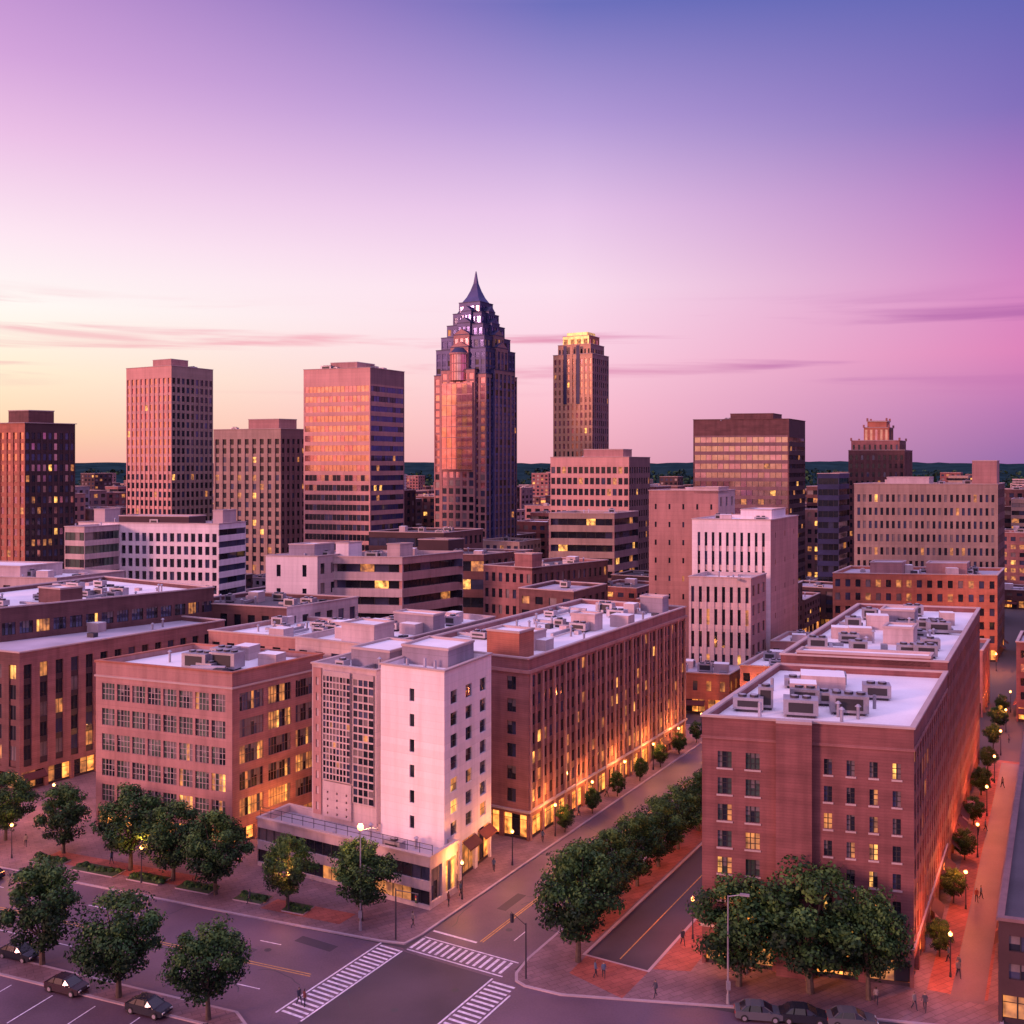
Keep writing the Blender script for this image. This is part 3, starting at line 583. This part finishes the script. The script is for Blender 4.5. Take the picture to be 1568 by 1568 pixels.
sheet(rp,[(41,101.2),(46,99.0),(89,178.4),(84,180.5)],.152,'paving_red')
rp.obj('brick_paving')
al=MB();sheet(al,[(42.6,99.6),(45.3,98.3),(88,177),(85.3,178.4)],.16,'asphalt_old');al.obj('alley_road')
rb=random.Random(9)
def bush(m,x,y,r_,z):
    for _ in range(90):
        v=Vector((rb.gauss(0,1),rb.gauss(0,1),abs(rb.gauss(0,1)))).normalized();p=Vector((x,y,z))+Vector((v.x*r_,v.y*r_,v.z*r_*.9))*rb.uniform(.6,1)
        a=v.orthogonal().normalized();b=v.cross(a);s_=.16
        m.face([tuple(p-a*s_),tuple(p-b*s_),tuple(p+a*s_),tuple(p+b*s_)],rb.choice(['leaf_d','leaf_m','leaf_m','leaf_l']))
for (x,y,w) in((-53,131,7),(-45.5,128.2,5),(-38.5,125.5,5),(-25,119.5,3),(-31,122.4,4),(-60.5,134,5)):
    lw=MB();lw.box(x,y,.1,.3,w,2.4,rad(-21.8),'kerb','lawn')
    for k in range(int(w)): 
        o=k-w/2+.6; bush(lw,x+o*.93+rb.uniform(-.2,.2),y-o*.37+rb.uniform(-.5,.5),rb.uniform(.45,.75),.3)
    lw.obj('planting_bed')
mk=MB()
def band(a,b,w,k,frac,mat='line_white',z=.046):
    A,B=Vector(a),Vector(b);e=(B-A).normalized();L_=(B-A).length;nn=Vector((-e.y,e.x))*w/2
    for i in range(k):
        u0=L_*i/k;u1=u0+L_/k*frac
        q=[A+e*u0-nn,A+e*u1-nn,A+e*u1+nn,A+e*u0+nn]; sheet(mk,[tuple(v) for v in q],z,mat)
def line(a,b,w=.15,mat='line_white',z=.046): band(a,b,w,1,1,mat,z)
band(ST(-12.2,.3),ST(-.3,.3),2.6,15,.42)
line(ST(-12.2,1.9),ST(-.3,1.9),.2);line(ST(-12.2,-1.4),ST(-.3,-1.4),.2)
band(ST(-13.9,-2.0),ST(-13.9,-18),2.6,22,.42); line(ST(-15.5,-1.6),ST(-15.5,-18),.2);line(ST(-12.4,-2.0),ST(-12.4,-18),.2)
band(ST(.6,-2.6),ST(.6,-20),2.6,22,.42); line(ST(-1,-2.2),ST(-1,-20),.2);line(ST(2.2,-4.2),ST(2.2,-20),.2)
line(ST(-6.3,4),ST(-6.3,100),.14,'line_yellow');line(ST(-6.0,4),ST(-6.0,100),.14,'line_yellow')
line(ST(-12.2,3.6),ST(-6.5,3.6),.35)
for t in range(6,100,7): line(ST(-3.2,t),ST(-3.2,t+2.6),.12)
line(ST(8.5,8),ST(8.5,100),.12,'line_yellow')
for off,mt,dash in((-4.3,'line_white',1),(-8.6,'line_yellow',0),(-9.0,'line_yellow',0),(-13.,'line_white',1)):
    P_=lambda x:(x,bx(x)+off/.93)
    if dash:
        x=-110
        while x<-22: line(P_(x),P_(x+2.5),.14,mt); x+=7.5
    else: line(P_(-150),P_(-20.5),.13,mt)
mk.obj('road_markings')
pk=MB()
isl=[(-80,bx(-80)-22.3),(-27,bx(-27)-22),(-24.5,bx(-24.5)-20.4),(-26,bx(-26)-18.7),(-80,bx(-80)-18.7)]
pk.prism(isl,0,.14,'kerb','paving'); pk.ring(isl,inset(isl,.3),.14,.146,'kerb'); pk.obj('traffic_island')
lot=MB(); sheet(lot,[(-120,60),(-22,60),(-22,bx(-22)-22.6),(-120,bx(-120)-22.6)],.016,'asphalt'); lot.obj('parking_lot')
ln=MB();mk=ln
for x in range(-75,-30,5):
    y=bx(x)-23.2; line((x,y),(x-2,y-5),.14)
ln.obj('parking_bay_lines')

# ================= trees
def make_tree(seed,H=10.,Rr=4.2,nc=84,nl=125):
    r=random.Random(seed);m=MB()
    m.tube((0,0,0),(.1,.05,H*.24),.26,.17,'bark',8)
    top=Vector((.1,.05,H*.24)); cc=Vector((0,0,H*.56))
    cl=[]
    while len(cl)<nc:
        v=Vector((r.uniform(-1,1),r.uniform(-1,1),r.uniform(-1,1)))
        if not .35<v.length<1: continue
        w=1-.38*max(0,v.z)-.12*max(0,-v.z)
        cl.append(cc+Vector((v.x*Rr*w*.84,v.y*Rr*w*.84,v.z*H*.37)))
    for k in range(9):
        c=cl[k*nc//9]; mid=top.lerp(c,.5)+Vector((0,0,.3)); m.tube(top,mid,.12,.07,'bark',5,False); m.tube(mid,c,.07,.02,'bark',5,False)
    for c in cl:
        cr=r.uniform(.6,1.15); hi=(c.z-cc.z)/(H*.36)
        tone=r.random()*.8+hi*.42
        for _ in range(nl):
            v=Vector((r.gauss(0,1),r.gauss(0,1),r.gauss(0,1))).normalized()
            p=c+Vector((v.x,v.y,v.z*.75))*cr*r.uniform(.5,1.15)
            nn=(v+Vector((r.uniform(-.8,.8),r.uniform(-.8,.8),r.uniform(-.3,.9)))).normalized()
            a=nn.orthogonal().normalized();b=nn.cross(a);q=r.uniform(0,6.28)
            a,b=a*math.cos(q)+b*math.sin(q),b*math.cos(q)-a*math.sin(q)
            s_=r.uniform(.10,.20)
            mt='leaf_l' if tone+r.uniform(-.25,.25)+v.z*.15>.85 else('leaf_m' if tone+r.uniform(-.3,.3)>.3 else 'leaf_d')
            m.face([tuple(p-a*s_),tuple(p-b*s_*.6),tuple(p+a*s_),tuple(p+b*s_*.6)],mt)
    return m.mesh('tree_mesh')
TM=[make_tree(k) for k in(1,2,3,4,5)]
def tree(x,y,h,wd=1.,z=.14):
    return inst('street_tree',R.choice(TM),(x,y,z),R.uniform(0,6.28),(h/10*wd*R.uniform(.93,1.07),h/10*wd*R.uniform(.93,1.07),h/10))
for x,y,h in((-70,141.5,10),(-59.9,136.8,9.8),(-48.8,131,11.6),(-42.3,127.8,10.6),(-35.8,123.7,11),(-26.3,120,9.),(-17.2,116.6,10),
   (-48.8,106.4,11.4),(-38.3,99.8,11),(-28.4,95.8,9.8),(-60,110,10)): tree(x,y,h,1.05)
tree(6.9,106.9,13,.95)
for t,h in((13,10.5),(19,10),(26,9.5),(33,9.5),(40,9),(48,9),(56,9),(64,9),(73,9),(82,9),(92,9)):
    x,y=ST(2.8,t); tree(x,y,h,1.0)
tree(22.6,102,11.6,1.1);tree(29.3,100.6,13.4,1.25);tree(34.6,99.3,11.6,.95)
for k in range(9):
    a=8+k*15; tree(41.3+r28[0]*a,101+r28[1]*a,4.+R.random()*1.2,.95)
for t in range(38,100,9):
    x,y=ST(-13.3,t); tree(x,y,4.2,.9)
dt=MB();r=random.Random(3)
for _ in range(1700):
    y=r.uniform(480,2600);x=r.uniform(-.56,.56)*y
    if not ok(x,y,6): continue
    z0=0 if y<1500 else max(0,(y-1650)*.028)
    h=r.uniform(8,15)*(1 if y<1200 else 1.5)
    for k in range(20):
        v=Vector((r.gauss(0,1),r.gauss(0,1),r.gauss(0,1))).normalized();p=Vector((x,y,z0+h*.5))+Vector((v.x*h*.5,v.y*h*.5,v.z*h*.42))*r.uniform(.6,1)
        a=v.orthogonal().normalized();b=v.cross(a);s_=h*.18
        dt.face([tuple(p-a*s_),tuple(p-b*s_),tuple(p+a*s_),tuple(p+b*s_)],r.choice(['leaf_d','leaf_m','hills','hills']))
dt.obj('distant_trees')
# ================= lamps
def lamp_mesh():
    m=MB(); m.tube((0,0,0),(0,0,.5),.14,.1,'metal_dark');m.tube((0,0,.5),(0,0,4.0),.07,.05,'metal_dark')
    m.tube((0,0,4.0),(0,0,4.15),.16,.2,'metal_dark');m.ball((0,0,4.34),.2,'lamp_glow',10,7);m.tube((0,0,4.53),(0,0,4.66),.15,.02,'metal_dark');return m.mesh('lamp_mesh')
LM=lamp_mesh()
def plight(par,z,e,col=(1,.42,.12),rr=.3):
    l=bpy.data.lights.new('lamp_light','POINT');l.energy=e;l.color=col;l.shadow_soft_size=rr
    o=bpy.data.objects.new('lamp_light',l);sc.collection.objects.link(o);o.parent=par;o.location=(0,0,z);return o
def lamp(x,y,e=900,col=(1,.34,.08),z=.14):
    o=inst('street_lamp',LM,(x,y,z)); plight(o,5.0,e,col)
for t in range(12,102,12): lamp(*ST(-13.8,t),1250)
for t in range(16,100,20): lamp(*ST(13.6,t),1500,(1,.22,.06))
for k in range(8):
    a=4+k*18; lamp(41.6+r28[0]*a+.9,100.6+r28[1]*a-.4,2300,(1,.19,.05))
for x in(-26,-46,-66): lamp(x,bx(x)+3.2,1000)
lamp(-68,152,2200);lamp(-60,172,1800);lamp(24,104.5,1000);lamp(-27,137,1300);lamp(-31,142,1100)
for x,y in((110,262),(122,258),(70,216),(50,206),(20,300),(-60,330),(46,232),(150,262)): lamp(x,y,3800,(1,.26,.07),0)
def tall(x,y,h,lit):
    m=MB(); m.tube((0,0,0),(0,0,.9),.2,.16,'metal_grey');m.tube((0,0,.9),(0,0,h),.11,.06,'metal_grey')
    m.tube((0,0,h-.1),(1.3,-.4,h+.25),.05,.04,'metal_grey');m.box(1.5,-.46,h+.15,h+.32,.9,.35,rad(-17),'metal_grey')
    if lit: m.ball((0,0,h+.25),.36,'lamp_glow',12,8)
    m.box(0,-.15,1.4,2.2,.4,.25,0,'metal_grey')
    o=m.obj('tall_street_lamp',(x,y,.14))
    if lit: plight(o,h+.8,2400,(1,.38,.12))
tall(-16.9,114.2,11.2,True);tall(20.8,98.6,10.4,False)
def signal(x,y,rot):
    m=MB();m.tube((0,0,0),(0,0,5.6),.1,.07,'metal_dark');m.tube((0,0,5.4),(3.,0,5.6),.06,.04,'metal_dark')
    m.box(2.8,0,4.6,5.5,.3,.28,0,'metal_dark')
    for k,c in enumerate(('leaf_m','line_yellow','taillight')): m.tube((2.8,-.15,4.78+k*.28),(2.8,-.2,4.78+k*.28),.1,.1,c,8)
    m.obj('traffic_signal',(x,y,.14),rot)
signal(-12.7,111.9,rad(-30));signal(1.4,103.4,rad(120))
# ================= cars
def car_mesh(ci):
    m=MB();paint='carpaint%d'%ci
    st=[(-2.25,.45,.72,.70),(-2.15,.3,.88,.82),(-1.6,.25,.95,.88),(-.6,.25,.97,.9),(.7,.25,.96,.9),(1.5,.26,.9,.87),(2.1,.3,.78,.8),(2.28,.42,.62,.66)]
    for a,b in zip(st,st[1:]):
        xa,ba,ta,wa=a;xb,bb,tb_,wb=b
        for sg in(-1,1):
            q=[(xa,sg*wa,ba),(xb,sg*wb,bb),(xb,sg*wb*.96,tb_),(xa,sg*wa*.96,ta)];m.face(q if sg<0 else q[::-1],paint)
        m.face([(xa,-wa*.96,ta),(xb,-wb*.96,tb_),(xb,wb*.96,tb_),(xa,wa*.96,ta)],paint); m.face([(xa,wa,ba),(xb,wb,bb),(xb,-wb,bb),(xa,-wa,ba)],'tyre')
    for a in(st[0],st[-1]): m.face([(a[0],-a[3],a[1]),(a[0],a[3],a[1]),(a[0],a[3]*.96,a[2]),(a[0],-a[3]*.96,a[2])],paint)
    lo=[(-1.75,.8),(-.95,.82),(.2,.82),(1.25,.8)];hi=[(-1.25,.62),(-.85,.66),(.15,.66),(.45,.62)]
    zb=[.96,.97,.97,.93];zt=[1.38,1.46,1.46,1.4]
    for k in range(3):
        for sg in(-1,1):
            q=[(lo[k][0]+.06,sg*lo[k][1],zb[k]),(lo[k+1][0]-.06,sg*lo[k+1][1],zb[k+1]),(hi[k+1][0]-.05,sg*hi[k+1][1],zt[k+1]),(hi[k][0]+.05,sg*hi[k][1],zt[k])];m.face(q if sg<0 else q[::-1],'car_glass')
        m.face([(hi[k][0],-hi[k][1],zt[k]),(hi[k+1][0],-hi[k+1][1],zt[k+1]),(hi[k+1][0],hi[k+1][1],zt[k+1]),(hi[k][0],hi[k][1],zt[k])],paint)
        for kk in(k,k+1):
            for sg in(-1,1): m.tube((lo[kk][0],sg*lo[kk][1]*.99,zb[kk]),(hi[kk][0],sg*hi[kk][1],zt[kk]),.045,.045,paint,4)
    for k in(0,3): m.face([(lo[k][0],-lo[k][1],zb[k]),(lo[k][0],lo[k][1],zb[k]),(hi[k][0],hi[k][1],zt[k]),(hi[k][0],-hi[k][1],zt[k])],'car_glass')
    for x in(-1.4,1.4):
        for sg in(-1,1):
            m.tube((x,sg*.68,.33),(x,sg*.92,.33),.33,.33,'tyre',14);m.tube((x,sg*.92,.33),(x,sg*.935,.33),.2,.2,'metal_grey',10)
    for sg in(-1,1):
        m.box(2.2,sg*.55,.55,.7,.16,.3,0,'headlight');m.box(-2.23,sg*.55,.62,.78,.1,.3,0,'taillight');m.box(.85,sg*.95,.95,1.08,.15,.18,0,paint)
    return m.mesh('car_mesh')
CM=[car_mesh(k) for k in range(4)]
for x,y,rot,k,z in((-34.5,97.2,-22,0,.02),(-27,bx(-27)-24.6,-22,0,.02),(-52,108.,-22,0,.02),(-44,101.2,-22,2,.02),(-57,104.5,70,0,.02),
   (23.2,96.2,-8,1,.03),(27.2,95.7,-8,0,.03),(31.5,95,-8,1,.03),(-66,128.8,158,0,.03)): inst('parked_car',CM[k],(x,y,z),rad(rot))
for k in range(4,11):
    x,y=ST(11,14+k*7.5); inst('parked_car',CM[R.randint(0,3)],(x,y,.03),rad(60))
for k in range(8): 
    x,y=ST(-1.1,45+k*6.6); inst('parked_car',CM[R.randint(0,3)],(x,y,.03),rad(60))
# ================= people
def person_mesh(si,walk):
    J=[(0,0,.96),(0,.0,1.18),(0,.01,1.38),(0,.01,1.5),(0,.03,1.62),(0,.02,1.74),
       (-.18,0,1.42),(-.24,-.06*walk,1.14),(-.25,.08*walk,.9),(-.25,.11*walk,.8),(.18,0,1.42),(.24,.08*walk,1.14),(.25,.2*walk,.92),(.25,.24*walk,.83),
       (-.1,.0,.9),(-.11,.16*walk,.5),(-.11,.24*walk,.09),(-.12,.24*walk+.15,.04),(.1,0,.9),(.11,-.02*walk,.5),(.11,-.3*walk,.1),(.12,-.3*walk+.14,.04)]
    E=[(0,1),(1,2),(2,3),(3,4),(4,5),(2,6),(6,7),(7,8),(8,9),(2,10),(10,11),(11,12),(12,13),(0,14),(14,15),(15,16),(16,17),(0,18),(18,19),(19,20),(20,21)]
    rr=[.15,.14,.16,.06,.1,.08,.07,.05,.035,.03,.07,.05,.035,.03,.1,.065,.045,.04,.1,.065,.045,.04]
    me=bpy.data.meshes.new('p');me.from_pydata(J,E,[]);o=bpy.data.objects.new('p',me);sc.collection.objects.link(o)
    o.modifiers.new('s','SKIN')
    for i,v in enumerate(me.skin_vertices[0].data): v.radius=(rr[i],rr[i]*.85)
    me.skin_vertices[0].data[0].use_root=True
    o.modifiers.new('u','SUBSURF').levels=1
    dg=bpy.context.evaluated_depsgraph_get();ne=bpy.data.meshes.new_from_object(o.evaluated_get(dg));bpy.data.objects.remove(o)
    ne.materials.clear()
    for n in('skin','hair','shirt%d'%si,'trousers'): ne.materials.append(MATS[n])
    for p in ne.polygons:
        c=p.center
        if c.z>1.5: p.material_index=1 if(c.z>1.66 or c.y<0) else 0
        elif c.z>.95: p.material_index=2
        elif abs(c.x)>.2: p.material_index=0
        else: p.material_index=3
    return ne
PM=[person_mesh(k,w) for k,w in((0,1),(1,1),(2,.4),(3,.8))]
def person(x,y,rot=None,z=.15): inst('person',R.choice(PM),(x,y,z),rad(R.uniform(0,360) if rot is None else rot),R.uniform(.95,1.05))
for s_,t_ in((-14.6,3),(-14.1,9.5),(-14.5,12.7),(-14.8,21),(-14.2,33),(-14.6,45),(-14.7,55),(13.2,14),(8,3),(8.8,3.3),(13.2,40)): person(*ST(s_,t_))
for x,y in((-66,139),(-52,133),(-31,121),(35,98.4),(38.3,97.5),(39.2,97.2),(14,99.8)): person(x,y)
person(-20.5,98.6,None,.03);person(-19.9,98.2,None,.03)
for k in range(9):
    a=R.uniform(2,110); person(42.3+r28[0]*a+R.uniform(-.6,2),100.2+r28[1]*a,None,.165)

# ================= sky & sun
w=bpy.data.worlds.new('World');sc.world=w;w.use_nodes=True;nt=w.node_tree;N=nt.nodes;L=nt.links;N.clear()
out=N.new('ShaderNodeOutputWorld');bg=N.new('ShaderNodeBackground');L.new(bg.outputs[0],out.inputs[0])
tc=N.new('ShaderNodeTexCoord');sp=N.new('ShaderNodeSeparateXYZ');L.new(tc.outputs['Generated'],sp.inputs[0])
def math_(op,a,b=None,c=None):
    n=N.new('ShaderNodeMath');n.operation=op
    for i,v in enumerate((a,b,c)):
        if v is None: continue
        if isinstance(v,(int,float)): n.inputs[i].default_value=v
        else: L.new(v,n.inputs[i])
    return n.outputs[0]
X,Y,Z=sp.outputs
rxy=math_('SQRT',math_('ADD',math_('MULTIPLY',X,X),math_('MULTIPLY',Y,Y)))
az=math_('DIVIDE',X,math_('MAXIMUM',rxy,.001))
def ramp(f,st):
    n=N.new('ShaderNodeValToRGB');L.new(f,n.inputs[0]);e=n.color_ramp.elements
    e[0].position=st[0][0];e[0].color=(*st[0][1],1);e[1].position=st[-1][0];e[1].color=(*st[-1][1],1)
    for p,c in st[1:-1]:
        q=e.new(p);q.color=(*c,1)
    return n.outputs[0]
Zc=math_('MAXIMUM',Z,0)
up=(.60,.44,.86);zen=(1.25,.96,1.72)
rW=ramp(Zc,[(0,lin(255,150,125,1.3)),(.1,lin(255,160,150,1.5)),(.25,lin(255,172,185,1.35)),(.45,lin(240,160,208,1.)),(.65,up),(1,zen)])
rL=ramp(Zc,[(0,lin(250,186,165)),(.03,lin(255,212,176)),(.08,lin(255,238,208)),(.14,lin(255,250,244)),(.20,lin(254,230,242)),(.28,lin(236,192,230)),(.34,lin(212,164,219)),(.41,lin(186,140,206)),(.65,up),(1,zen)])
rC=ramp(Zc,[(0,lin(240,170,186)),(.05,lin(252,190,206)),(.11,lin(253,210,226)),(.17,lin(252,222,238)),(.24,lin(232,196,233)),(.32,lin(180,154,215)),(.41,lin(110,112,188)),(.65,up),(1,zen)])
rR=ramp(Zc,[(0,lin(146,104,168)),(.05,lin(184,114,178)),(.10,lin(220,126,184)),(.15,lin(214,130,192)),(.22,lin(182,121,192)),(.30,lin(128,108,186)),(.41,lin(86,97,178)),(.65,up),(1,zen)])
def mix(f,a,b):
    n=N.new('ShaderNodeMix');n.data_type='RGBA';L.new(f,n.inputs['Factor'])
    for k,v in(('A',a),('B',b)):
        if isinstance(v,tuple): n.inputs[k].default_value=(*v,1)
        else: L.new(v,n.inputs[k])
    return n.outputs['Result']
def mrange(v,a,b,c=0,d=1,sm=False):
    n=N.new('ShaderNodeMapRange');n.inputs['From Min'].default_value=a;n.inputs['From Max'].default_value=b;n.inputs['To Min'].default_value=c;n.inputs['To Max'].default_value=d
    if sm: n.interpolation_type='SMOOTHSTEP'
    L.new(v,n.inputs['Value']);return n.outputs[0]
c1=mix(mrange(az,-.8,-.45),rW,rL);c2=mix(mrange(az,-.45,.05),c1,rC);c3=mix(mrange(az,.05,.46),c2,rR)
cb=N.new('ShaderNodeCombineXYZ');L.new(math_('MULTIPLY',az,2.2),cb.inputs[0]);L.new(math_('MULTIPLY',Z,34),cb.inputs[1]);L.new(math_('MULTIPLY',Y,.6),cb.inputs[2])
nz=N.new('ShaderNodeTexNoise');nz.inputs['Scale'].default_value=1.6;nz.inputs['Detail'].default_value=5;nz.inputs['Distortion'].default_value=.5;L.new(cb.outputs[0],nz.inputs['Vector'])
msk=math_('MULTIPLY',mrange(Z,.055,.1,0,1,True),mrange(Z,.13,.165,1,0,True))
cf=math_('MULTIPLY',math_('MULTIPLY',mrange(nz.outputs['Fac'],.52,.72,0,1,True),msk),.7)
cc_=mix(mrange(az,-.1,.3),lin(240,132,160),lin(175,98,168))
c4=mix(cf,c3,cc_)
sky=N.new('ShaderNodeTexSky');sky.sky_type='NISHITA';sky.sun_disc=False;sky.sun_elevation=rad(12);sky.sun_rotation=rad(-120)
ad=N.new('ShaderNodeMix');ad.data_type='RGBA';ad.blend_type='ADD';ad.inputs['Factor'].default_value=.002
L.new(c4,ad.inputs['A']);L.new(sky.outputs[0],ad.inputs['B'])
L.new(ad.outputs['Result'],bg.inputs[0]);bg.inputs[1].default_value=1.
sl=bpy.data.lights.new('sun','SUN');sl.energy=2.9;sl.angle=rad(10);sl.color=(1,.42,.38)
so=bpy.data.objects.new('sun',sl);sc.collection.objects.link(so);so.rotation_euler=Vector((.85,.5,-.22)).to_track_quat('-Z','Y').to_euler()
# ================= camera
cd=bpy.data.cameras.new('camera');cd.lens=36;cd.sensor_width=36;cd.shift_y=-.046;cd.clip_end=30000;cd.clip_start=1
co=bpy.data.objects.new('camera',cd);sc.collection.objects.link(co);co.location=(0,0,52);co.rotation_euler=(rad(90),0,0);sc.camera=co
sc.view_settings.view_transform='Standard';sc.view_settings.look='None';sc.view_settings.exposure=0;sc.view_settings.gamma=1
